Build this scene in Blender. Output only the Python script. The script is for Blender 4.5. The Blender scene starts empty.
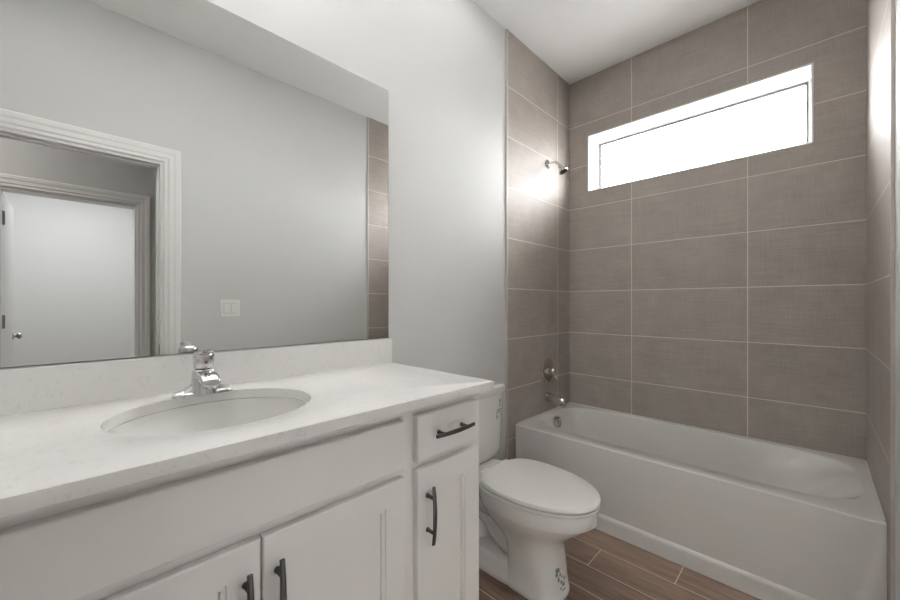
import bpy, bmesh, math, random
from mathutils import Vector, Matrix
PI = math.pi
C = bpy.context.scene.collection
S = bpy.context.scene

# ------------------------------------------------------------------ camera
cam = bpy.data.cameras.new('camera'); co = bpy.data.objects.new('camera', cam); C.objects.link(co)
co.location = (1.334, -2.6546, 1.191); co.rotation_euler = (PI/2, 0, 0.7763)
cam.sensor_width = 36; cam.lens = 14.887; cam.shift_y = 0.00456; cam.clip_start = 0.02
S.camera = co
# ------------------------------------------------------------------ world: overcast sky over pale ground
w = bpy.data.worlds.new('world'); S.world = w; w.use_nodes = True
nt = w.node_tree; bg = nt.nodes['Background']
tc = nt.nodes.new('ShaderNodeTexCoord'); sp = nt.nodes.new('ShaderNodeSeparateXYZ')
rp = nt.nodes.new('ShaderNodeValToRGB'); rp.color_ramp.elements[0].position = .48; rp.color_ramp.elements[1].position = .52
rp.color_ramp.elements[0].color = (.33, .33, .33, 1); rp.color_ramp.elements[1].color = (.995, .998, 1, 1)
mr = nt.nodes.new('ShaderNodeMapRange'); mr.inputs['From Min'].default_value = -1
nt.links.new(tc.outputs['Generated'], sp.inputs[0]); nt.links.new(sp.outputs['Z'], mr.inputs['Value'])
nt.links.new(mr.outputs[0], rp.inputs[0]); nt.links.new(rp.outputs[0], bg.inputs['Color'])
bg.inputs['Strength'].default_value = 23.5
# ------------------------------------------------------------------ lamps
def lamp(kind, name, loc, power, size=.1, rot=(0, 0, 0), col=(1, .965, .92), sy=None):
    l = bpy.data.lights.new(name, kind); l.energy = power; l.color = col
    if kind == 'AREA':
        l.size = size
        if sy: l.shape = 'RECTANGLE'; l.size_y = sy
    else: l.shadow_soft_size = size
    o = bpy.data.objects.new(name, l); C.objects.link(o); o.location = loc; o.rotation_euler = rot
    return o
for bx_, by_, pw in ((.50, -1.45, 235), (.52, -2.15, 140), (.55, -2.80, 270)):       # added spots, fill the room by bouncing off the ceiling
    fl = lamp('SPOT', 'bounce_fill', (bx_, by_, 1.90), pw, .06, rot=(PI, 0, 0), col=(1, .993, .98))
    fl.data.spot_size = math.radians(60); fl.data.spot_blend = .8
wl = lamp('SPOT', 'wall_bounce_fill', (.85, -2.92, .48), 200, .05, col=(1, .993, .98))   # added spot on the wall beside the door, bounces fill onto the low fronts
wl.rotation_euler = Vector((1.516-.85, -1.95+2.92, -.05)).to_track_quat('-Z', 'Y').to_euler()
wl.data.spot_size = math.radians(34); wl.data.spot_blend = .7
for yy in (-2.65, -2.40, -2.15):                       # vanity light over the mirror
    lamp('POINT', 'vanity_lamp', (.25, yy, 2.45), .8, .06)
lamp('AREA', 'hall_fill', (2.22, -3.6, 2.84), 10, .4)  # unseen light added to set the brightness of the hall walls
lamp('AREA', 'bedroom_daylight_fill', (4.2, -2.7, 2.84), 35, 1.2, col=(.97, .99, 1))  # added area light standing in for the far room's daylight
vs = S.view_settings; vs.view_transform = 'Standard'; vs.look = 'None'; vs.gamma = 1; vs.use_curve_mapping = False
vs.exposure = 0.46

# ------------------------------------------------------------------ materials
def mat(name, col, rough=.5, metal=0, bump=0, bscale=200, noise=0, nscale=5, coat=0):
    m = bpy.data.materials.new(name); m.use_nodes = True; t = m.node_tree; b = t.nodes['Principled BSDF']
    b.inputs['Base Color'].default_value = (*col, 1); b.inputs['Roughness'].default_value = rough
    b.inputs['Metallic'].default_value = metal
    if coat: b.inputs['Coat Weight'].default_value = coat; b.inputs['Coat Roughness'].default_value = .06
    tx = t.nodes.new('ShaderNodeTexCoord')
    n = t.nodes.new('ShaderNodeTexNoise'); n.inputs['Scale'].default_value = nscale; n.inputs['Detail'].default_value = 4
    t.links.new(tx.outputs['Object'], n.inputs['Vector'])
    mx = t.nodes.new('ShaderNodeMix'); mx.data_type = 'RGBA'
    a = 1 - noise
    mx.inputs[6].default_value = (*[c*a for c in col], 1); mx.inputs[7].default_value = (*[min(1, c*(1+noise)) for c in col], 1)
    t.links.new(n.outputs[0], mx.inputs[0]); t.links.new(mx.outputs[2], b.inputs['Base Color'])
    if bump:
        n2 = t.nodes.new('ShaderNodeTexNoise'); n2.inputs['Scale'].default_value = bscale
        t.links.new(tx.outputs['Object'], n2.inputs['Vector'])
        bp = t.nodes.new('ShaderNodeBump'); bp.inputs['Strength'].default_value = bump; bp.inputs['Distance'].default_value = .002
        t.links.new(n2.outputs[0], bp.inputs['Height']); t.links.new(bp.outputs[0], b.inputs['Normal'])
    return m
M = {}
M['paint'] = mat('wall_paint', (.60, .60, .592), .6, bump=.05, noise=.01)
M['ceiling'] = mat('ceiling_paint', (.86, .86, .85), .9, bump=.12, bscale=90, noise=.01)
M['trim'] = mat('trim_paint', (.75, .745, .735), .35, noise=.01)
M['cab'] = mat('cabinet_paint', (.82, .805, .79), .38, noise=.01)
M['gap'] = mat('cabinet_inside_gap_shade', (.25, .24, .23), .7)  # cabinet floor grey, also the painted shade round the switch rockers
M['porc'] = mat('porcelain', (.82, .81, .79), .12, coat=.5, noise=.005)
M['seat'] = mat('seat_plastic', (.80, .79, .77), .3, noise=.005)
M['tub'] = mat('tub_enamel', (.80, .785, .765), .10, coat=.4, noise=.005)
M['plate'] = mat('switch_plastic', (.80, .795, .78), .3)
M['chrome'] = mat('chrome', (.66, .655, .65), .07, 1)
M['nickel'] = mat('polished_nickel', (.62, .58, .54), .13, 1)
M['gun'] = mat('dark_nickel', (.095, .09, .088), .34, .9)
M['steel'] = mat('brushed_steel', (.35, .34, .33), .35, 1)
M['dark'] = mat('dark_print', (.16, .19, .175), .6)
M['teal'] = mat('teal_print', (.20, .25, .25), .6)
M['label'] = mat('label_paper', (.60, .61, .58), .5)
M['red'] = mat('red_dot', (.28, .03, .04), .3)
M['blue'] = mat('blue_dot', (.02, .05, .4), .3)
M['edge'] = mat('tile_edge_trim', (.52, .48, .45), .4)
M['caulk'] = mat('caulk', (.62, .60, .58), .5)
M['rubber'] = mat('black_rubber', (.02, .02, .02), .6)
M['seal'] = mat('grey_glazing_seal', (.13, .13, .13), .7)
M['plaster'] = mat('exterior_soffit', (.5, .48, .45), .8)
M['carpet'] = mat('hall_floor', (.28, .22, .17), .6, noise=.1)

def mirror_mat():
    m = bpy.data.materials.new('mirror_glass'); m.use_nodes = True; b = m.node_tree.nodes['Principled BSDF']
    b.inputs['Base Color'].default_value = (.94, .945, .935, 1); b.inputs['Metallic'].default_value = 1; b.inputs['Roughness'].default_value = 0.0
    return m
M['mirror'] = mirror_mat()
def glass_mat():
    m = bpy.data.materials.new('window_glass'); m.use_nodes = True; t = m.node_tree; t.nodes.remove(t.nodes['Principled BSDF'])
    tr = t.nodes.new('ShaderNodeBsdfTransparent'); gl = t.nodes.new('ShaderNodeBsdfGlossy'); gl.inputs['Roughness'].default_value = .02
    mx = t.nodes.new('ShaderNodeMixShader'); mx.inputs[0].default_value = .06
    t.links.new(tr.outputs[0], mx.inputs[1]); t.links.new(gl.outputs[0], mx.inputs[2])
    t.links.new(mx.outputs[0], t.nodes['Material Output'].inputs['Surface']); return m
M['glass'] = glass_mat()

class NG:
    """small helper around a node tree for math chains"""
    def __init__(s, t): s.t = t
    def m(s, op, a, b=None, c=None):
        n = s.t.nodes.new('ShaderNodeMath'); n.operation = op
        for i, v in enumerate((a, b, c)):
            if v is None: continue
            if isinstance(v, (int, float)): n.inputs[i].default_value = v
            else: s.t.links.new(v, n.inputs[i])
        return n.outputs[0]
    def mixc(s, f, a, b, mode='MIX'):
        n = s.t.nodes.new('ShaderNodeMix'); n.data_type = 'RGBA'; n.blend_type = mode
        for i, v in ((0, f), (6, a), (7, b)):
            if isinstance(v, (int, float)): n.inputs[i].default_value = v
            elif isinstance(v, tuple): n.inputs[i].default_value = (*v, 1)
            else: s.t.links.new(v, n.inputs[i])
        return n.outputs[2]
    def noise(s, vec, scale, detail=4, rough=.5):
        n = s.t.nodes.new('ShaderNodeTexNoise'); n.inputs['Scale'].default_value = scale; n.inputs['Detail'].default_value = detail
        n.inputs['Roughness'].default_value = rough; s.t.links.new(vec, n.inputs['Vector']); return n.outputs[0]
    def comb(s, x, y, z):
        n = s.t.nodes.new('ShaderNodeCombineXYZ')
        for i, v in enumerate((x, y, z)):
            if isinstance(v, (int, float)): n.inputs[i].default_value = v
            else: s.t.links.new(v, n.inputs[i])
        return n.outputs[0]
    def white(s, vec):
        n = s.t.nodes.new('ShaderNodeTexWhiteNoise'); n.noise_dimensions = '3D'; s.t.links.new(vec, n.inputs['Vector']); return n.outputs['Value']

def tile_mat(name, axis, u0, uw, z0, zh, g=.0042):
    m = bpy.data.materials.new(name); m.use_nodes = True; t = m.node_tree; b = t.nodes['Principled BSDF']; N = NG(t)
    tx = t.nodes.new('ShaderNodeTexCoord'); s = t.nodes.new('ShaderNodeSeparateXYZ'); t.links.new(tx.outputs['Object'], s.inputs[0])
    U = s.outputs[axis]; Z = s.outputs['Z']
    u = N.m('DIVIDE', N.m('SUBTRACT', U, u0), uw); z = N.m('DIVIDE', N.m('SUBTRACT', Z, z0), zh)
    du = N.m('MULTIPLY', N.m('ABSOLUTE', N.m('SUBTRACT', u, N.m('ROUND', u))), uw)
    dz = N.m('MULTIPLY', N.m('ABSOLUTE', N.m('SUBTRACT', z, N.m('ROUND', z))), zh)
    dz = N.m('ADD', dz, N.m('GREATER_THAN', Z, 2.79))                    # the top course runs up to the ceiling
    d = N.m('MINIMUM', du, dz); gm = N.m('LESS_THAN', d, g/2)
    idv = N.comb(N.m('FLOOR', u), N.m('FLOOR', z), 3.3); rnd = N.white(idv)
    off = N.m('MULTIPLY', rnd, 7.0)
    # linen weave: fine streaks both ways plus soft clouding
    h = N.noise(N.comb(N.m('MULTIPLY', U, 7), off, N.m('MULTIPLY', Z, 150)), 1, 4, .65)
    v = N.noise(N.comb(N.m('MULTIPLY', U, 190), off, N.m('MULTIPLY', Z, 10)), 1, 4, .65)
    cl = N.noise(N.comb(U, off, Z), 5.5, 5, .6)
    k = N.m('ADD', N.m('ADD', N.m('MULTIPLY', h, .38), N.m('MULTIPLY', v, .27)), N.m('ADD', N.m('MULTIPLY', cl, .35), N.m('MULTIPLY', N.m('SUBTRACT', rnd, .5), .05)))
    k = N.m('MULTIPLY', N.m('SUBTRACT', k, .33), 2.9)
    col = N.mixc(k, (.277, .240, .214), (.423, .378, .346))
    col = N.mixc(gm, col, (.66, .61, .57))
    t.links.new(col, b.inputs['Base Color'])
    r = N.m('ADD', N.m('MULTIPLY', gm, .3), N.m('ADD', .50, N.m('MULTIPLY', k, .10))); t.links.new(r, b.inputs['Roughness'])
    bp = t.nodes.new('ShaderNodeBump'); bp.inputs['Strength'].default_value = .35; bp.inputs['Distance'].default_value = .0006
    hh = N.m('SUBTRACT', N.m('MULTIPLY', k, .6), N.m('MULTIPLY', gm, 1.5)); t.links.new(hh, bp.inputs['Height']); t.links.new(bp.outputs[0], b.inputs['Normal'])
    return m
TZ0, TZH = .6698, .308
M['tile_back'] = tile_mat('linen_tile_back', 'X', .447, .616, TZ0, TZH)
M['tile_side'] = tile_mat('linen_tile_side', 'Y', -.184, .611, TZ0, TZH)

def floor_mat():
    m = bpy.data.materials.new('wood_look_tile'); m.use_nodes = True; t = m.node_tree; b = t.nodes['Principled BSDF']; N = NG(t)
    tx = t.nodes.new('ShaderNodeTexCoord'); s = t.nodes.new('ShaderNodeSeparateXYZ'); t.links.new(tx.outputs['Object'], s.inputs[0])
    X = s.outputs['X']; Y = s.outputs['Y']
    r = N.m('DIVIDE', N.m('ADD', Y, .8535), .151); row = N.m('FLOOR', r)
    # row index -1 is the first row below the tub line; joints step by a third
    xo = N.m('ADD', X, N.m('MULTIPLY', N.m('ADD', row, 0), -.315))
    u = N.m('DIVIDE', N.m('SUBTRACT', xo, .907), .917); ui = N.m('FLOOR', u)
    du = N.m('MULTIPLY', N.m('ABSOLUTE', N.m('SUBTRACT', u, N.m('ROUND', u))), .917)
    dr = N.m('MULTIPLY', N.m('ABSOLUTE', N.m('SUBTRACT', r, N.m('ROUND', r))), .151)
    gm = N.m('LESS_THAN', N.m('MINIMUM', du, dr), .0019)
    rnd = N.white(N.comb(ui, row, 1.7)); off = N.m('MULTIPLY', rnd, 9)
    wv = N.noise(N.comb(N.m('ADD', N.m('MULTIPLY', X, 2.2), off), N.m('MULTIPLY', Y, 16), off), 1, 6, .6)
    gr = N.noise(N.comb(N.m('MULTIPLY', X, 7), N.m('MULTIPLY', Y, 130), off), 1, 5, .65)
    k = N.m('ADD', N.m('MULTIPLY', wv, .55), N.m('MULTIPLY', gr, .45))
    k = N.m('ADD', N.m('MULTIPLY', N.m('SUBTRACT', k, .34), 2.7), N.m('MULTIPLY', N.m('SUBTRACT', rnd, .5), .25))
    rp = t.nodes.new('ShaderNodeValToRGB'); e = rp.color_ramp.elements
    e[0].position = 0; e[0].color = (.080, .046, .030, 1); e[1].position = 1; e[1].color = (.37, .265, .198, 1)
    x = e.new(.5); x.color = (.222, .150, .108, 1)
    t.links.new(k, rp.inputs[0])
    col = N.mixc(gm, rp.outputs[0], (.66, .55, .46)); t.links.new(col, b.inputs['Base Color'])
    b.inputs['Roughness'].default_value = .42
    bp = t.nodes.new('ShaderNodeBump'); bp.inputs['Strength'].default_value = .4; bp.inputs['Distance'].default_value = .0008
    t.links.new(N.m('SUBTRACT', k, N.m('MULTIPLY', gm, 1.5)), bp.inputs['Height']); t.links.new(bp.outputs[0], b.inputs['Normal'])
    return m
M['floor'] = floor_mat()

def quartz_mat():
    m = bpy.data.materials.new('white_quartz'); m.use_nodes = True; t = m.node_tree; b = t.nodes['Principled BSDF']; N = NG(t)
    tx = t.nodes.new('ShaderNodeTexCoord'); P = tx.outputs['Object']
    cl = N.noise(P, 14, 5, .65)
    vo = t.nodes.new('ShaderNodeTexVoronoi'); vo.inputs['Scale'].default_value = 75; t.links.new(P, vo.inputs['Vector'])
    big = N.noise(P, 30, 3, .6)
    fle = N.m('MULTIPLY', N.m('LESS_THAN', vo.outputs['Distance'], .20), N.m('GREATER_THAN', big, .54))
    vein = N.noise(P, 6, 6, .75)
    vn = N.m('LESS_THAN', N.m('ABSOLUTE', N.m('SUBTRACT', vein, .5)), .006)
    vn = N.m('MULTIPLY', vn, N.m('GREATER_THAN', big, .5))
    c = N.mixc(cl, (.79, .775, .755), (.86, .85, .835))
    c = N.mixc(N.m('MULTIPLY', fle, .2), c, (.45, .43, .41)); c = N.mixc(N.m('MULTIPLY', vn, .2), c, (.45, .43, .41))
    t.links.new(c, b.inputs['Base Color']); b.inputs['Roughness'].default_value = .22
    return m
M['quartz'] = quartz_mat()

# ------------------------------------------------------------------ mesh helpers
def obj(name, bm, m, parent=None, smooth=False, mats=None):
    me = bpy.data.meshes.new(name); bmesh.ops.recalc_face_normals(bm, faces=bm.faces); bm.to_mesh(me); bm.free()
    if smooth:
        for p in me.polygons: p.use_smooth = True
    for q in ([m] if mats is None else mats): me.materials.append(M[q])
    o = bpy.data.objects.new(name, me); C.objects.link(o)
    if parent: o.parent = parent
    if smooth:
        try: me.set_sharp_from_angle(angle=math.radians(40))
        except Exception: pass
    return o
def at(o, parent_loc): o.location = Vector((0, 0, 0)) - Vector(parent_loc); return o
def thing(name, label, cat, loc=(0, 0, 0), group=None):
    o = bpy.data.objects.new(name, None); C.objects.link(o); o.location = loc; o.empty_display_size = .1
    o['label'] = label; o['category'] = cat
    if group: o['group'] = group
    return o
def part(name, bm, m, root, smooth=False, mats=None, label=None, up=None):
    """bm is given in world coordinates; root is the top-level Empty, up the direct parent (default root)"""
    me_off = root.location.copy()
    bmesh.ops.translate(bm, verts=bm.verts, vec=-me_off)
    o = obj(name, bm, m, up or root, smooth, mats)
    if label: o['label'] = label
    return o
def struct(name, bm, m, mats=None, parent=None, smooth=False):
    o = obj(name, bm, m, parent, smooth, mats); o['kind'] = 'structure'; return o
def box(bm, x0, x1, y0, y1, z0, z1, bev=0, seg=2, mi=0):
    r = bmesh.ops.create_cube(bm, size=1); vs_ = r['verts']
    for v in vs_: v.co = Vector(((x0+x1)/2+v.co.x*(x1-x0), (y0+y1)/2+v.co.y*(y1-y0), (z0+z1)/2+v.co.z*(z1-z0)))
    fs = {f for v in vs_ for f in v.link_faces}
    for f in fs: f.material_index = mi
    if bev:
        es = {e for v in vs_ for e in v.link_edges}
        bmesh.ops.bevel(bm, geom=list(es), offset=bev, segments=seg, affect='EDGES', profile=.7)
    return bm
def B(*a, **k): return box(bmesh.new(), *a, **k)
def loft(bm, rings, cap0=True, cap1=True, closed=True, mi=0):
    vr = [[bm.verts.new(p) for p in r] for r in rings]; n = len(vr[0])
    for a, b in zip(vr[:-1], vr[1:]):
        for i in range(n if closed else n-1):
            j = (i+1) % n
            f = bm.faces.new((a[i], a[j], b[j], b[i])); f.material_index = mi
    if cap0: bm.faces.new(vr[0][::-1]).material_index = mi
    if cap1: bm.faces.new(vr[-1]).material_index = mi
    return vr
def frame_of(d):
    d = Vector(d).normalized(); u = Vector((0, 0, 1)) if abs(d.z) < .9 else Vector((1, 0, 0))
    a = d.cross(u).normalized(); b = d.cross(a).normalized(); return d, a, b
def tube(bm, pts, rad, n=20, sx=1, sy=1, caps=True, mi=0):
    """round (or oval) tube along points; rad is a number or list"""
    pts = [Vector(p) for p in pts]
    if not isinstance(rad, (list, tuple)): rad = [rad]*len(pts)
    rings = []; pa = None
    for i, p in enumerate(pts):
        d = (pts[min(i+1, len(pts)-1)]-pts[max(i-1, 0)]).normalized()
        if pa is None: _, a, b = frame_of(d)
        else:
            a = (pa - d*pa.dot(d)).normalized(); b = d.cross(a).normalized()
        pa = a
        rings.append([p+(a*math.cos(2*PI*k/n)*sx+b*math.sin(2*PI*k/n)*sy)*rad[i] for k in range(n)])
    loft(bm, rings, caps, caps, mi=mi); return bm
def lathe(bm, origin, axis, prof, n=40, mi=0, sy=1.0, cap=True):
    """prof: (distance along axis, radius)"""
    o = Vector(origin); d, a, b = frame_of(axis)
    rings = [[o+d*h+(a*math.cos(2*PI*k/n)+b*math.sin(2*PI*k/n)*sy)*max(r, 1e-5) for k in range(n)] for h, r in prof]
    loft(bm, rings, cap, cap, mi=mi); return bm
def bez(p, n=12):
    p = [Vector(q) for q in p]; out = []
    for i in range(n+1):
        t = i/n; q = p[:]
        while len(q) > 1: q = [q[j].lerp(q[j+1], t) for j in range(len(q)-1)]
        out.append(q[0])
    return out
def sell(cx, cy, a, b, n, t):
    c, s = math.cos(t), math.sin(t)
    return cx+a*math.copysign(abs(c)**(2/n), c), cy+b*math.copysign(abs(s)**(2/n), s)

CEIL = 2.858; WR = 1.508; XL = -.008; XR = 1.516; YF = -3.19; TE = -.803
# ================================================================== structure
struct('floor', B(-.15, 1.63, YF-.1, .25, -.08, 0), 'floor')
struct('floor_hall', B(1.632, 5.7, -4.6, -1.1, -.08, 0), 'carpet')
struct('ceiling', B(-.15, 5.7, -4.6, .25, CEIL, CEIL+.1), 'ceiling')
struct('wall_left', B(-.15, XL, YF-.1, .25, 0, CEIL), 'paint')
struct('wall_front', B(XL, 1.63, YF-.12, YF, 0, CEIL), 'paint')
WX0, WX1, WZ0, WZ1 = .152, 1.318, 2.022, 2.415
bm = bmesh.new()
box(bm, XL, XR, .012, .25, 0, WZ0-.01); box(bm, XL, XR, .012, .25, WZ1+.01, CEIL)
box(bm, XL, WX0-.01, .012, .25, WZ0-.01, WZ1+.01); box(bm, WX1+.01, XR, .012, .25, WZ0-.01, WZ1+.01)
struct('wall_back', bm, 'paint')
bm = bmesh.new()
box(bm, 0, WR, 0, .012, 0, WZ0-.003); box(bm, 0, WR, 0, .012, WZ1+.003, CEIL)
box(bm, 0, WX0-.003, 0, .012, WZ0-.003, WZ1+.003); box(bm, WX1+.003, WR, 0, .012, WZ0-.003, WZ1+.003)
struct('wall_back_tile', bm, 'tile_back')
struct('wall_left_tile', B(XL, 0, TE, 0, 0, CEIL), 'tile_side')
struct('wall_right_tile', B(WR, XR, TE, 0, 0, CEIL), 'tile_side')
struct('trim_1', B(XL, .0015, TE-.005, TE, 0, CEIL, bev=.0012), 'edge')
struct('trim_2', B(WR-.0015, XR, TE-.005, TE, 0, CEIL, bev=.0012), 'edge')
# right wall with the doorway behind the camera (seen in the mirror)
DY0, DY1, DZ = -3.04, -2.258, 2.06
bm = bmesh.new()
box(bm, XR, 1.63, DY1, .25, 0, CEIL); box(bm, XR, 1.63, -4.6, DY0, 0, CEIL); box(bm, XR, 1.63, DY0, DY1, DZ, CEIL)
struct('wall_right', bm, 'paint')
def casing(name, X, sgn, y0, y1, z, cw=.088, th=.017):
    """moulded door casing: stepped profile swept round the opening, on plane x=X standing out by sgn"""
    prof = [(0, 0), (0, th*.55), (.006, th*.7), (.02, th*.62), (.028, th*.85), (.05, th*.8), (.062, th), (.082, th), (cw, th*.75), (cw, 0)]
    bm = bmesh.new(); rings = []
    for kind in range(4):
        r = []
        for o_, h in prof:
            x = X+sgn*h
            if kind == 0: r.append((x, y0-o_, 0))
            if kind == 1: r.append((x, y0-o_, z+o_))
            if kind == 2: r.append((x, y1+o_, z+o_))
            if kind == 3: r.append((x, y1+o_, 0))
        rings.append(r)
    loft(bm, rings); return struct(name, bm, 'trim')
casing('trim_3', XR, -1, DY0+.004, DY1-.004+.004, DZ)
bm = bmesh.new(); j = .016                        # door jamb lining with stop
box(bm, XR-.001, 1.631, DY1-j, DY1, 0, DZ); box(bm, XR-.001, 1.631, DY0, DY0+j, 0, DZ); box(bm, XR-.001, 1.631, DY0+j, DY1-j, DZ-j, DZ)
box(bm, 1.555, 1.59, DY1-j-.011, DY1-j, 0, DZ-j, bev=.002); box(bm, 1.555, 1.59, DY0+j, DY0+j+.011, 0, DZ-j, bev=.002)
box(bm, 1.555, 1.59, DY0+j, DY1-j, DZ-j-.011, DZ-j, bev=.002)
jamb = struct('trim_4', bm, 'trim')
# strike plate on the jamb
t = thing('strike_plate', 'small metal latch strike plate on the bathroom door jamb seen in the mirror', 'strike plate', (1.54, DY1-j, .915))
bm = B(1.526, 1.554, DY1-j-.002, DY1-j, .885, .945, bev=.0008); part('plate', bm, 'steel', t)
bm = B(1.534, 1.546, DY1-j-.0026, DY1-j-.0018, .903, .927); part('latch_hole', bm, 'dark', t)
# hall and the bright room behind it (only seen in the mirror)
HX = 2.81; FY0, FY1, FZ = -3.022, -2.258, 2.035
struct('wall_hall', B(1.63, HX, -1.3, -1.2, 0, CEIL), 'paint'); struct('wall_hall_end', B(1.632, HX, -4.6, -4.5, 0, CEIL), 'paint')
bm = bmesh.new(); box(bm, HX, HX+.12, FY1, -1.1, 0, CEIL); box(bm, HX, HX+.12, -4.6, FY0, 0, CEIL); box(bm, HX, HX+.12, FY0, FY1, FZ, CEIL)
struct('wall_hall_far', bm, 'paint')
struct('wall_bedroom', B(5.6, 5.7, -4.5, -1.2, 0, CEIL), 'paint')
struct('wall_bedroom_side', B(HX+.12, 5.6, -4.6, -4.5, 0, CEIL), 'paint'); struct('wall_bedroom_near', B(HX+.12, 5.6, -1.3, -1.2, 0, CEIL), 'paint')
casing('trim_5', HX, -1, FY0, FY1, FZ)
bm = bmesh.new(); box(bm, HX-.001, HX+.121, FY1-j, FY1, 0, FZ); box(bm, HX-.001, HX+.121, FY0, FY0+j, 0, FZ); box(bm, HX-.001, HX+.121, FY0+j, FY1-j, FZ-j, FZ)
struct('trim_6', bm, 'trim')
# open door leaf in the far doorway
FY0 += j
dt = B(HX+.122, HX+.122+.74, FY0-.036, FY0-.001, .01, FZ-.01, bev=.002)
door = struct('door_1', dt, 'trim')
for hz in (1.827, 1.06, .25):
    bm = B(HX+.082, HX+.1195, FY0-.0002, FY0+.003, hz-.05, hz+.05, bev=.001)
    tube(bm, [(HX+.1265, FY0+.004, hz-.05), (HX+.1265, FY0+.004, hz+.05)], .0065, 12)
    o = obj('hinge', bm, 'steel', door); o['label'] = 'grey steel door hinge'
kp = [(0, .030), (.006, .030), (.008, .012), (.020, .011), (.026, .020), (.034, .026), (.044, .024), (.050, .014), (.051, .001)]
bm = bmesh.new(); lathe(bm, (HX+.80, FY0-.001, .915), (0, 1, 0), kp, 24)
lathe(bm, (HX+.80, FY0-.036, .915), (0, -1, 0), kp, 24)
obj('door_knob', bm, 'steel', door, True)
# baseboards
def baseboard(name, x0, x1, y0, y1): return struct(name, B(x0, x1, y0, y1, 0, .105, bev=.003), 'trim')
baseboard('baseboard_left', XL, XL+.013, -1.70, TE-.006)
baseboard('baseboard_right', XR-.013, XR, DY1+.092, TE-.006)
baseboard('baseboard_hall', HX-.013, HX, FY1+.09, -1.3)
baseboard('baseboard_front', .60, XR-.018, YF, YF+.013)
# window 1
bm = bmesh.new(); e = .003; d1 = .152; L = .010
box(bm, WX0-L, WX0, -e, d1, WZ0-L, WZ1+L, bev=.002); box(bm, WX1, WX1+L, -e, d1, WZ0-L, WZ1+L, bev=.002)
box(bm, WX0, WX1, -e, d1, WZ1, WZ1+L, bev=.002); box(bm, WX0, WX1, -e, d1, WZ0-L, WZ0, bev=.002)
win = struct('window_1', bm, 'trim')
def rect_frame(bm, x0, x1, z0, z1, y0, y1, w_, bev=.002):
    box(bm, x0, x0+w_, y0, y1, z0, z1, bev=bev); box(bm, x1-w_, x1, y0, y1, z0, z1, bev=bev)
    box(bm, x0+w_, x1-w_, y0, y1, z1-w_, z1, bev=bev); box(bm, x0+w_, x1-w_, y0, y1, z0, z0+w_, bev=bev); return bm
obj('window_frame', rect_frame(bmesh.new(), WX0+.0005, WX1-.0005, WZ0+.0005, WZ1-.0005, d1+.001, d1+.05, .010), 'trim', win)
g_ = rect_frame(bmesh.new(), WX0+.0105, WX1-.0105, WZ0+.0105, WZ1-.0105, d1+.006, d1+.0235, .011, 0); obj('glazing_seal', g_, 'seal', win)
obj('pane', B(WX0+.008, WX1-.008, d1+.024, d1+.028, WZ0+.008, WZ1-.008), 'glass', win)
bm = B(-.15, 1.63, .25, .76, 2.84, 2.9); struct('trim_7', bm, 'plaster')   # eave soffit outside the window

# ================================================================== vanity
VR, VL = -1.706, -3.084; FX = .533; FT = .553; CB = .909
van = thing('vanity_cabinet', 'light grey painted shaker vanity cabinet with dark bar pulls under the white counter', 'cabinet', (.27, -2.395, 0))
bm = bmesh.new()
box(bm, XL, FX-.018, VR-.018, VR, .0, CB); box(bm, XL, FX-.018, VL, VL+.018, .0, CB)
box(bm, XL, XL+.01, VL+.018, VR-.018, .1, CB); box(bm, XL+.01, FX-.018, VL+.018, VR-.018, .1, .118)
box(bm, .455, .47, VL+.018, VR-.018, 0, .1)
part('cabinet_body', bm, 'cab', van)
bm = bmesh.new(); fz0 = .1
stiles = [(VR-.035, VR), (-2.045, -1.98), (-2.81, -2.745), (VL, VL+.035)]
for a, b in stiles: box(bm, FX-.018, FX, a, b, fz0, CB, bev=.0006)
for a, b in ((-1.98, VR-.035), (-2.745, -2.045), (VL+.035, -2.81)):
    for z0, z1 in ((.862, CB), (.724, .764), (fz0, .14)): box(bm, FX-.018, FX, a, b, z0, z1)
part('face_frame', bm, 'cab', van)
box_in = B(.03, FX-.0185, VL+.03, VR-.03, .12, .13); part('cabinet_floor', box_in, 'gap', van)
def chamf_slab(x0, x1, y0, y1, z0, z1, ch=.0045):
    bm = bmesh.new()
    def ring(x, i): return [(x, y0+i, z0+i), (x, y1-i, z0+i), (x, y1-i, z1-i), (x, y0+i, z1-i)]
    loft(bm, [ring(x0, .0), ring(x1-ch, 0), ring(x1-ch*.3, ch*.35), ring(x1, ch)]); return bm
def shaker(x0, x1, y0, y1, z0, z1, rail=.060, dep=.0115, ch=.0035):
    bm = bmesh.new()
    def ring(x, i): return [(x, y0+i, z0+i), (x, y1-i, z0+i), (x, y1-i, z1-i), (x, y0+i, z1-i)]
    loft(bm, [ring(x0, 0), ring(x1-ch, 0), ring(x1-ch*.3, ch*.35), ring(x1, ch), ring(x1, rail), ring(x1-.0045, rail+.0012), ring(x1-.0045, rail+.009), ring(x1-dep, rail+.0115)]); return bm
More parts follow.
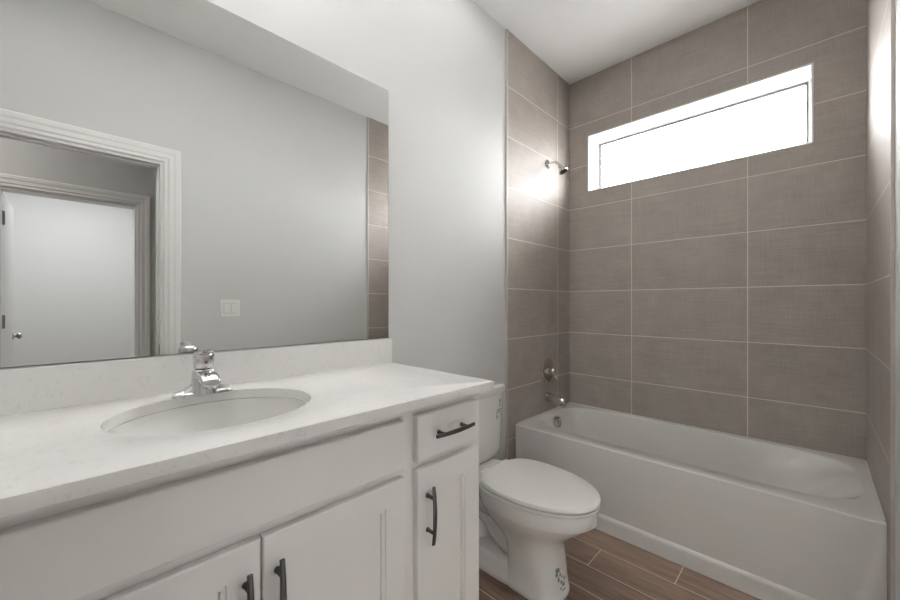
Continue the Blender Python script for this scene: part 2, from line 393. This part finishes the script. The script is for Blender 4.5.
def pull(up, cy, cz, vertical, x=FT):
    """slim arched bar pull on two posts"""
    bm = bmesh.new(); L_ = .160; n = 16
    rings = []
    for i in range(n+1):
        s_ = -1+2*i/n; a = s_*L_/2; bow = .032-.006*s_*s_; w_ = .0062-.0012*abs(s_); th = .0032
        c = []
        for (p, q) in ((-1, -.6), (-1, .6), (-.6, 1), (.6, 1), (1, .6), (1, -.6), (.6, -1), (-.6, -1)):
            off = p*w_; hx = x+bow+q*th
            c.append((hx, cy+off, cz+a) if vertical else (hx, cy+a, cz+off))
        rings.append(c)
    loft(bm, rings)
    for s_ in (-1, 1):
        pz = s_*.048
        P0 = (x, cy, cz+pz) if vertical else (x, cy+pz, cz)
        P1 = (x+.031, P0[1], P0[2])
        lathe(bm, P0, (1, 0, 0), [(0, .0065), (.003, .0065), (.005, .0048), (.030, .0048)], 14)
    return part('handle', bm, 'gun', van, True, up=up, label='dark nickel bar pull')
part('false_drawer_front', chamf_slab(FX+.0005, FT, -2.755, -2.036, .750, .880), 'cab', van)
dr1 = part('drawer', chamf_slab(FX+.0005, FT, -1.991, -1.735, .752, .882), 'cab', van); pull(dr1, -1.863, .820, False)
dr2 = part('drawer', chamf_slab(FX+.0005, FT, -3.055, -2.799, .752, .882), 'cab', van); pull(dr2, -2.927, .820, False)
for (y0, y1, hy) in ((-1.991, -1.735, -1.955), (-2.393, -2.036, -2.366), (-2.755, -2.3965, -2.425), (-3.055, -2.799, -2.835)):
    d_ = part('door', shaker(FX+.0005, FT, y0, y1, .118, .728 if y0 != -1.991 else .731), 'cab', van); pull(d_, hy, .6035, True)

van.location.y += .005
# countertop with an oval cut-out for the sink
SCX, SCY, SA, SB = .277, -2.395, .190, .216
CX0, CX1, CY0, CY1, CZ0, CZ1 = XL, .573, YF, -1.670, CB, .936
ct = thing('countertop', 'long white speckled quartz countertop with oval sink cut-out and low backsplash', 'countertop', (.28, -2.43, CB))
n = 128
angs = sorted(set([2*PI*i/n for i in range(n)] + [math.atan2(y-SCY, x-SCX) % (2*PI) for x in (CX0, CX1) for y in (CY0, CY1)]))
def rect_pt(t, i=0):
    c, s = math.cos(t), math.sin(t); k = 1e9
    if c > 1e-9: k = min(k, (CX1-SCX)/c)
    if c < -1e-9: k = min(k, (CX0-SCX)/c)
    if s > 1e-9: k = min(k, (CY1-SCY)/s)
    if s < -1e-9: k = min(k, (CY0-SCY)/s)
    x, y = SCX+c*k, SCY+s*k
    return min(max(x, CX0+i), CX1-i), min(max(y, CY0+i), CY1-i)
def R_(z, i): return [(*rect_pt(t, i), z) for t in angs]
def E_(z, g): return [(SCX+(SA+g)*math.cos(t), SCY+(SB+g)*math.sin(t), z) for t in angs]
bm = bmesh.new()
rs = [E_(CZ0, 0), E_(CZ1-.002, 0), E_(CZ1-.0006, .0006), E_(CZ1, .002), R_(CZ1, .0025), R_(CZ1-.0007, .0007), R_(CZ1-.0025, 0), R_(CZ0+.001, 0), R_(CZ0, .001), E_(CZ0, 0)]
loft(bm, rs, False, False); bmesh.ops.remove_doubles(bm, verts=bm.verts, dist=1e-6)
part('counter_slab', bm, 'quartz', ct, True)
part('backsplash', B(XL, XL+.020, YF, CY1, CZ1, 1.041, bev=.0012), 'quartz', ct)
# sink
sk = thing('sink', 'oval white undermount ceramic sink bowl set into the quartz counter', 'sink', (SCX, SCY, .76))
bm = bmesh.new(); G = -.004; dep = .140; rings = []
for k in range(15):
    ph = k/14*PI/2
    s = math.cos(ph)**.62 if k < 14 else .0; z = (CZ0-.0005)-(0 if k == 0 else .004)-dep*math.sin(ph)**1.15
    s = max(s, .10)
    rings.append([(SCX-.02*(1-s)+(SA+G)*s*math.cos(t), SCY+(SB+G)*s*math.sin(t), z) for t in angs])
out = [[(SCX+(x-SCX)*1.05+.0, SCY+(y-SCY)*1.05, z-.006) for x, y, z in r] for r in rings]
flr = [[(SCX+(SA+.03)*math.cos(t), SCY+(SB+.03)*math.sin(t), CZ0-.0005) for t in angs]]
flb = [[(SCX+(SA+.03)*math.cos(t), SCY+(SB+.03)*math.sin(t), CZ0-.008) for t in angs]]
loft(bm, [*out[::-1], *flb, *flr, *rings]); part('basin', bm, 'porc', sk, True)
bm = bmesh.new(); zb = CZ0-.0045-dep
lathe(bm, (SCX-.018, SCY, zb-.001), (0, 0, 1), [(0, .024), (.003, .024), (.004, .018), (.002, .015), (.002, .001)], 28); part('drain', bm, 'chrome', sk, True)
# faucet: centreset plate, tapering spout, domed handle with lever
FXc, FYc = .094, -2.391
fa = thing('faucet', 'chrome centreset single-lever faucet behind the oval sink', 'faucet', (FXc, FYc, CZ1))
bm = bmesh.new(); rings = []; zz = CZ1+.0005
for (h, sx, sy) in ((0, .026, .0735), (.006, .026, .0735), (.010, .0235, .069), (.0115, .019, .060)):
    rings.append([(*sell(FXc, FYc, sx, sy, 2.6, 2*PI*i/48), zz+h) for i in range(48)])
loft(bm, rings)
# wings sweeping up to the body
for s_ in (-1, 1):
    rr = []
    for i in range(10):
        u = i/9; y = FYc+s_*(.066-.048*u); h = .010+.030*u**1.8; wx = .015+.009*u
        rr.append([(FXc+wx*math.cos(2*PI*k/20), y, zz+.004+h*max(0, math.sin(2*PI*k/20))) for k in range(20)])
    loft(bm, rr)
part('base_plate', bm, 'chrome', fa, True)
bm = bmesh.new(); rings = []
for (h, r, x) in ((.004, .0335, .002), (.012, .032, .002), (.03, .0295, .002), (.05, .0275, .002), (.064, .0265, .002), (.070, .0245, .002), (.073, .020, .002)):
    rings.append([(*sell(FXc+x, FYc, r, r, 2.6, 2*PI*i/36), zz+h) for i in range(36)])
loft(bm, rings); part('faucet_body', bm, 'chrome', fa, True)
bm = bmesh.new(); rings = []
path = bez([(FXc, FYc, zz+.048), (FXc+.028, FYc, zz+.061), (FXc+.060, FYc, zz+.060), (FXc+.082, FYc, zz+.042)], 14)
for i, p in enumerate(path):
    u = i/14; hw = .0270-.0035*u; hh = .014-.003*u
    rings.append([(p.x, p.y+hw*math.copysign(abs(math.cos(a))**.6, math.cos(a)), p.z+hh*math.copysign(abs(math.sin(a))**.8, math.sin(a))) for a in [2*PI*k/28 for k in range(28)]])
rings.append([(path[-1].x+.003, FYc+(y-FYc)*.9, path[-1].z+(z-path[-1].z)*.7-.001) for x, y, z in rings[-1]])
loft(bm, rings); lathe(bm, (FXc+.070, FYc, zz+.026), (0, 0, 1), [(0, .0105), (.012, .011)], 20)
part('spout', bm, 'chrome', fa, True)
bm = bmesh.new(); lathe(bm, (FXc+.002, FYc, zz+.0735), (0, 0, 1), [(0, .0205), (.002, .0245), (.028, .0262), (.038, .0255), (.046, .021), (.050, .012), (.051, .001)], 36)
rr = []
for i in range(10):
    u = i/9; x = FXc-.012+.066*u; z = zz+.114+.014*u-.003*math.sin(u*PI); hw = .0225-.008*u; hh = .009-.0045*u
    if i in (0, 9): hw *= .8; hh *= .6
    rr.append([(x, FYc+hw*math.cos(a), z+hh*math.sin(a)) for a in [2*PI*k/22 for k in range(22)]])
loft(bm, rr); hd = part('lever_handle', bm, 'chrome', fa, True)
bm = bmesh.new(); lathe(bm, (FXc+.0272, FYc, zz+.092), (1, 0, .02), [(0, .0042), (.0016, .0042), (.002, .003)], 16)
part('temperature_dot', bm, 'red', fa, up=hd, label='small red temperature dot')
# mirror
mi_ = thing('mirror', 'large frameless wall mirror above the backsplash', 'mirror', (XL, -2.43, 1.0435))
bm = B(XL+.0003, XL+.0055, YF+.02, -1.6785, 1.0435, 2.1265)
part('mirror_backing', bm, 'dark', mi_, label='thin dark mirror edge')
bm = B(XL+.0055, XL+.0065, YF+.022, -1.6800, 1.0450, 2.1250); part('mirror_glass', bm, 'mirror', mi_)
# switch on the opposite wall
SWY, SWZ = -1.892, 1.164
sw = thing('light_switch', 'white double rocker light switch plate on the wall opposite the mirror', 'light switch', (XR, SWY, SWZ))
part('switch_plate', B(XR-.006, XR, SWY-.058, SWY+.058, SWZ-.058, SWZ+.058, bev=.002), 'plate', sw)
for s_ in (-1, 1):
    part('rocker_gap_shade', B(XR-.0064, XR-.0058, SWY+s_*.023-.0178, SWY+s_*.023+.0178, SWZ-.0345, SWZ+.0345), 'gap', sw)  # flat grey sheet painting the shade in the gap round the rocker
    bm = bmesh.new(); y0, y1 = SWY+s_*.023-.0165, SWY+s_*.023+.0165; z0, z1 = SWZ-.033, SWZ+.033; k = .0035 if s_ < 0 else .0005
    x0 = XR-.006
    vs8 = [(x0-.001-k, y0, z0), (x0-.001-k, y1, z0), (x0-.0045+k, y1, z1), (x0-.0045+k, y0, z1)]
    loft(bm, [[(x0+.001, y, z) for _, y, z in vs8], vs8]); part('rocker', bm, 'seat', sw)

# ================================================================== toilet
TY = -1.258
to = thing('toilet', 'white two-piece toilet with closed lid between the vanity and the bathtub', 'toilet', (.38, TY, 0))
NT = 64
def egg(xb, xf, hw, z, n=2.0, k=.42, nb=2.6):
    """egg outline: widest point at xb + k*(xf-xb) ; front exponent n, back exponent nb"""
    xc = xb+k*(xf-xb); out = []
    for i in range(NT):
        t = 2*PI*i/NT; c, s = math.cos(t), math.sin(t)
        e = n if c > 0 else nb; a = (xf-xc) if c > 0 else (xc-xb)
        out.append((xc+a*math.copysign(abs(c)**(2/e), c), TY+hw*math.copysign(abs(s)**(2/e), s), z))
    return out
bm = bmesh.new()
loft(bm, [egg(.385, .612, .106, 0, 2.4, .5, 7), egg(.383, .616, .108, .006, 2.4, .5, 7), egg(.383, .616, .108, .022, 2.4, .5, 7), egg(.385, .612, .104, .03, 2.4, .5, 7),
          egg(.388, .606, .102, .08, 2.4, .5, 7), egg(.385, .600, .103, .15, 2.3, .5, 6), egg(.375, .597, .107, .19, 2.2, .48, 5), egg(.345, .607, .118, .225, 2.15, .45, 4), egg(.30, .635, .139, .258, 2.1, .43, 3),
          egg(.265, .675, .160, .29, 2.05, .42, 2.8), egg(.245, .712, .175, .318, 2, .42, 2.6), egg(.236, .728, .181, .334, 2, .42, 2.6), egg(.233, .736, .184, .342, 2, .42, 2.6), egg(.232, .738, .185, .375, 2, .42, 2.6),
          egg(.234, .736, .184, .393, 2, .42, 2.6), egg(.240, .730, .178, .3985, 2, .42, 2.6)])
part('bowl', bm, 'porc', to, True)
# rear foot, with a raised plinth and the trapway bulging between foot and bowl
bm = bmesh.new()
def rr_(x0, x1, hw, z, r=5): 
    return [(*sell((x0+x1)/2, TY, (x1-x0)/2, hw, r, 2*PI*i/NT), z) for i in range(NT)]
loft(bm, [rr_(.10, .44, .108, 0), rr_(.098, .44, .111, .006), rr_(.098, .44, .111, .022), rr_(.10, .44, .105, .03), rr_(.103, .44, .102, .072), rr_(.11, .44, .094, .086), rr_(.12, .44, .082, .092)])
part('foot', bm, 'porc', to, True)
bm = bmesh.new()
tube(bm, bez([(.44, TY, .17), (.36, TY, .07), (.28, TY, .20), (.20, TY, .33), (.13, TY, .26), (.15, TY, .12), (.16, TY, .06)], 26), [.075]*9+[.070]*9+[.066]*9, 28)
tube(bm, bez([(.46, TY, .31), (.36, TY, .30), (.24, TY, .30), (.12, TY, .30)], 8), [.11, .11, .108, .104, .10, .098, .095, .092, .09], 28)
part('trapway', bm, 'porc', to, True)
bm = bmesh.new()
def deck(x0, x1, h0, z): return [(*sell((x0+x1)/2, TY, (x1-x0)/2, h0, 6, 2*PI*i/NT), z) for i in range(NT)]
loft(bm, [deck(.06, .30, .085, .30), deck(.045, .31, .115, .345), deck(.04, .315, .125, .375), deck(.042, .31, .124, .398), deck(.05, .30, .118, .405)])
part('tank_deck', bm, 'porc', to, True)
# seat and lid
bm = bmesh.new()
loft(bm, [egg(.262, .738, .184, .4025, 2.02, .42, 3), egg(.258, .745, .1885, .4045, 2.02, .42, 3), egg(.258, .745, .1885, .4125, 2.02, .42, 3), egg(.268, .730, .176, .4148, 2.02, .42, 3)])
part('seat', bm, 'seat', to, True)
bm = bmesh.new()
loft(bm, [egg(.270, .728, .175, .4172, 2.02, .42, 3), egg(.257, .746, .189, .4190, 2.02, .42, 3), egg(.256, .747, .190, .428, 2.02, .42, 3), egg(.260, .743, .187, .4335, 2.02, .42, 3), egg(.272, .730, .176, .4368, 2.02, .42, 3), egg(.34, .66, .11, .4385, 2, .42, 2.5)])
part('lid', bm, 'seat', to, True)
for s_ in (-1, 1):
    bm = bmesh.new(); tube(bm, [(.255, TY+s_*.045, .420), (.255, TY+s_*.100, .420)], .012, 18); box(bm, .240, .268, TY+s_*.0725-.022, TY+s_*.0725+.022, .400, .415, bev=.003)
    part('hinge', bm, 'seat', to, True)
# tank
def tk(x0, x1, hw, z, r=9, bow=.012):
    o_ = []
    for i in range(NT):
        x, y = sell((x0+x1)/2, TY, (x1-x0)/2, hw, r, 2*PI*i/NT)
        if x > (x0+x1)/2: x += bow*(1-((y-TY)/hw)**2)
        o_.append((x, y, z))
    return o_
TF = .174
bm = bmesh.new()
loft(bm, [tk(.03, TF-.022, .165, .408), tk(.022, TF-.012, .175, .420), tk(.018, TF-.006, .182, .45), tk(.015, TF-.003, .192, .58), tk(.012, TF, .199, .735)])
part('tank', bm, 'porc', to, True)
bm = bmesh.new()
loft(bm, [tk(.008, TF+.008, .206, .7355), tk(.006, TF+.011, .209, .740), tk(.006, TF+.011, .209, .762), tk(.009, TF+.008, .206, .770), tk(.02, TF-.004, .195, .7745)])
part('tank_lid', bm, 'porc', to, True)
bm = bmesh.new(); lathe(bm, (TF+.003, TY-.145, .685), (1, 0, 0), [(0, .014), (.004, .014), (.008, .008), (.016, .008)], 20)
rr = [[(TF+.016+.003*u, TY-.150+.075*u, .685-.008*u+0*a) for a in (0,)] for u in (0, 1)]
tube(bm, [(TF+.018, TY-.150, .686), (TF+.022, TY-.11, .683), (TF+.026, TY-.075, .677)], [.007, .006, .0055], 14)
part('flush_lever', bm, 'chrome', to, True)
# supply hose is out of sight; printed labels on tank and pedestal
def label_marks(kind):
    random.seed(4 if kind == 'tank' else 9)
    bm = bmesh.new()
    return bm
def tank_x(y, z):
    hw = .192+(z-.58)/(.735-.58)*.007; x1 = TF-.003+(z-.58)/.155*.003; x0 = .0135
    q = min(.999, abs(y-TY)/hw); xx = (x0+x1)/2+(x1-x0)/2*(1-q**9)**(1/9); return xx+.012*(1-q*q)
def tmark(bm, y, z, w_, h_, lift=.0009):
    """small printed mark lying on the tank front"""
    v = [bm.verts.new((tank_x(yy, z_)+lift, yy, z_)) for yy, z_ in ((y-w_/2, z-h_/2), (y+w_/2, z-h_/2), (y+w_/2, z+h_/2), (y-w_/2, z+h_/2))]; bm.faces.new(v)
bm = bmesh.new()
yc = -1.125
for (dy, dz, w_, h_) in ((.012, .046, .012, .014), (.012, .030, .008, .008), (.012, .020, .014, .004),
                         (-.006, .000, .020, .004), (.016, .000, .012, .008), (.000, -.008, .016, .005), (-.014, -.014, .012, .008), (.010, -.010, .006, .010),
                         (-.016, -.026, .010, .004), (-.010, -.034, .016, .008), (-.016, -.044, .010, .005), (.022, -.026, .006, .010)):
    tmark(bm, yc+dy, .652+dz, w_, h_)
o = part('tank_label', bm, 'dark', to, label='small dark printed label')
bm = bmesh.new()
def col_pt(ang, z, lift=.0012):
    u = min(1, max(0, (z-.03)/.12)); xf = .612-.010*u; hw = .104; xc = .386+.5*(xf-.386)
    c, s = math.cos(ang), math.sin(ang); n_ = 2.4
    x = xc+(xf-xc)*abs(c)**(2/n_); y = TY+hw*math.copysign(abs(s)**(2/n_), s); v = Vector((c, s, 0)); return (x+v.x*lift, y+v.y*lift, z)
for (a0, z0, w_, h_) in ((-.30, .128, .20, .018), (-.36, .112, .12, .014), (-.18, .108, .10, .010), (-.28, .092, .10, .016), (-.08, .096, .10, .006), (-.14, .078, .12, .010),
                         (-.05, .064, .12, .014), (-.20, .056, .08, .008), (-.06, .044, .18, .006), (.02, .084, .08, .012)):
    v = [bm.verts.new(col_pt(a0+da, z0+dz)) for da, dz in ((-w_/2, -h_/2), (w_/2, -h_/2), (w_/2, h_/2), (-w_/2, h_/2))]; bm.faces.new(v)
part('bowl_label', bm, 'teal', to, label='dark teal printed label')

# ================================================================== bathtub
tb = thing('bathtub', 'white alcove bathtub with a recessed apron against brown tile walls', 'bathtub', (.754, -.36, 0))
RZ = .442; g = .001; X0, X1, Y0, Y1 = g, WR-g, -.705, -g
bcx, bcy = 1.0, -.335
NB = 160
def basin(xl, xr, yf, yb, z, nl=6.5, nr=4.2):
    cx = xl+(xr-xl)*.66; cy = (yf+yb)/2; out = []
    for i in range(NB):
        t = 2*PI*(i+.5)/NB; c, s = math.cos(t), math.sin(t)
        e = nr if c > 0 else nl; a = (xr-cx) if c > 0 else (cx-xl)
        out.append((cx+a*math.copysign(abs(c)**(2/e), c), cy+(yb-yf)/2*math.copysign(abs(s)**(2/e), s), z))
    return out
b0 = basin(.060, 1.474, -.628, -.032, RZ)
def outer(z, i=0):
    out = []
    for x, y, _ in b0:
        dx, dy = x-1.0, y-bcy; k = 1e9
        if dx > 1e-9: k = min(k, (X1-1.0)/dx)
        if dx < -1e-9: k = min(k, (X0-1.0)/dx)
        if dy > 1e-9: k = min(k, (Y1-bcy)/dy)
        if dy < -1e-9: k = min(k, (Y0-.010+.006-bcy)/dy)
        out.append([1.0+dx*k, bcy+dy*k, z])
    for cxn, cyn in ((X0, Y0-.004), (X1, Y0-.004), (X0, Y1), (X1, Y1)):      # snap nearest ring points to the corners
        j_ = min(range(NB), key=lambda q: (out[q][0]-cxn)**2+(out[q][1]-cyn)**2); out[j_] = [cxn, cyn, z]
    return out
def T(xl, xr, f, b_, z, nl=6, nr=4): return basin(xl, xr, -.628+f, -.032-b_, z, nl, nr)
bm = bmesh.new()
loft(bm, [outer(RZ-.03), outer(RZ), b0, T(.0615, 1.4725, .0015, .0015, RZ-.0012), T(.0635, 1.468, .004, .004, RZ-.005), T(.066, 1.455, .007, .006, RZ-.014), T(.072, 1.425, .013, .012, RZ-.035), T(.086, 1.365, .022, .02, RZ-.09, 5.5, 3.4),
          T(.104, 1.290, .036, .034, RZ-.17, 5, 3), T(.124, 1.215, .052, .05, RZ-.26, 4.5, 2.8), T(.148, 1.155, .070, .068, RZ-.325, 4, 2.6), T(.190, 1.09, .105, .10, RZ-.36, 3.6, 2.5), T(.26, 1.0, .16, .16, RZ-.368, 3, 2.4)], False, True)
part('tub_shell', bm, 'tub', tb, True)
# apron: rolled top edge, recessed panel that dies out in a curve at both ends, ledge at the foot
bm = bmesh.new(); nx, nz = 150, 70; grid = []
def sm(a): a = min(1, max(0, a)); return a*a*(3-2*a)
for i in range(nx+1):
    x = X0+(X1-X0)*i/nx; col = []
    for k in range(nz+1):
        z = RZ*k/58 if k <= 57 else RZ-.0075+.0075*math.sin((k-57)/(nz-57)*PI/2)
        zl = .070; led = sm((z-zl)/.010)
        er = 1.497-.085*(1-min(1, z/.34))**1.2; el = .011+.085*(1-min(1, z/.34))**1.2
        ends = sm((er-x)/.018)*sm((x-el)/.018)
        yp = Y0-.010+.024*(1-z/RZ)*ends*led          # leaning panel, deepest just above the ledge
        y = min(yp, Y0) if led < .5 and False else yp
        y = (Y0-.001)*(1-led)+yp*led if ends > 0 else Y0-.010*led-.001*(1-led)
        R6 = .006
        if z > RZ-R6:
            q = (z-(RZ-R6))/R6; y += R6*(1-math.sqrt(max(0, 1-q*q)))
        col.append((x, y, z))
    grid.append(col)
vv = [[bm.verts.new(p) for p in c] for c in grid]
for i in range(nx):
    for k in range(nz): bm.faces.new((vv[i][k], vv[i+1][k], vv[i+1][k+1], vv[i][k+1]))
bk = [[bm.verts.new((c[k][0], Y0+.03, c[k][2])) for k in (0, nz)] for c in (grid[0], grid[-1])]
part('apron', bm, 'tub', tb, True)
bm = bmesh.new()
lathe(bm, (.068, -.350, .390), (1, 0, .10), [(0, .036), (.006, .039), (.028, .039), (.034, .037), (.037, .032), (.0375, .025), (.033, .022), (.033, .013), (.037, .012), (.037, .001)], 36)
part('overflow_cover', bm, 'chrome', tb, True)
bm = bmesh.new(); lathe(bm, (.30, -.335, RZ-.3675), (0, 0, 1), [(0, .034), (.003, .034), (.004, .026), (.002, .024), (.002, .001)], 30); part('drain', bm, 'chrome', tb, True)
bm = bmesh.new(); c_ = .006
box(bm, X0, X1, -.007, -.0005, RZ, RZ+.006, bev=.0015); box(bm, .0005, .006, -.69, -.006, RZ, RZ+.005, bev=.0015); box(bm, WR-.006, WR-.0005, -.69, -.006, RZ, RZ+.005, bev=.0015)
part('caulk_bead', bm, 'caulk', tb)

# ================================================================== plumbing fixtures on the left tile wall
PY = -.335
ts = thing('tub_spout', 'polished nickel tub spout on the left tile wall', 'tub spout', (.0, PY, .545))
bm = bmesh.new(); rings = []
for (x, ry, rz, dz) in ((.0005, .031, .033, 0), (.005, .031, .033, 0), (.009, .029, .031, 0), (.03, .028, .029, -.001), (.07, .027, .026, -.004), (.105, .0255, .024, -.008), (.125, .024, .0235, -.012), (.136, .021, .022, -.016), (.143, .015, .017, -.020), (.146, .005, .006, -.023)):
    rings.append([(x, PY+ry*math.cos(a), .548+dz+rz*math.sin(a)) for a in [2*PI*k/32 for k in range(32)]])
loft(bm, rings); part('spout_body', bm, 'nickel', ts, True)
bm = bmesh.new(); lathe(bm, (.124, PY, .499), (0, 0, 1), [(0, .0165), (.002, .018), (.020, .0195)], 24); part('spout_outlet', bm, 'nickel', ts, True)
va = thing('shower_valve', 'round polished nickel shower valve trim with lever above the tub spout', 'shower valve', (0, -.325, .727))
VY, VZ = -.325, .727
bm = bmesh.new(); lathe(bm, (.0005, VY, VZ), (1, 0, 0), [(0, .082), (.003, .083), (.006, .080), (.010, .066), (.012, .040), (.014, .032)], 48); part('escutcheon', bm, 'nickel', va, True)
bm = bmesh.new(); lathe(bm, (.0135, VY, VZ), (1, 0, 0), [(0, .030), (.012, .029), (.030, .026), (.042, .024), (.048, .018), (.050, .001)], 32)
lv = []
for i in range(9):
    u = i/8; lv.append((.040+.022*u, VY+.010*u, VZ+.004-.058*u))
tube(bm, lv, [.013, .0125, .012, .011, .010, .0095, .009, .0085, .006], 16, 1, .7)
part('lever', bm, 'nickel', va, True)
sh = thing('shower_fixture', 'small chrome shower head on a curved arm high on the left tile wall', 'shower head', (0, PY+.01, 2.166))
SY = PY+.01; SZ = 2.166
bm = bmesh.new(); lathe(bm, (.0005, SY, SZ), (1, 0, 0), [(0, .031), (.003, .031), (.008, .026), (.014, .013), (.016, .010)], 32); part('flange', bm, 'chrome', sh, True)
arm = bez([(.010, SY, SZ), (.045, SY, SZ+.010), (.070, SY, SZ+.002), (.092, SY, SZ-.034)], 16)
bm = bmesh.new(); tube(bm, arm, .0085, 16); part('shower_arm', bm, 'chrome', sh, True)
d_ = (arm[-1]-arm[-2]).normalized()
bm = bmesh.new(); lathe(bm, arm[-1]-d_*.004, d_, [(0, .010), (.006, .013), (.014, .013), (.020, .012), (.028, .017), (.044, .029), (.050, .031), (.057, .031), (.060, .028), (.0595, .024), (.058, .001)], 36)
hd_ = part('spray_head', bm, 'chrome', sh, True)
bm = bmesh.new(); lathe(bm, arm[-1]+d_*.0555, d_, [(0, .018), (.001, .0200), (.0035, .0200), (.004, .001)], 28); part('spray_face', bm, 'gun', sh, True, up=hd_, label='dark spray face')
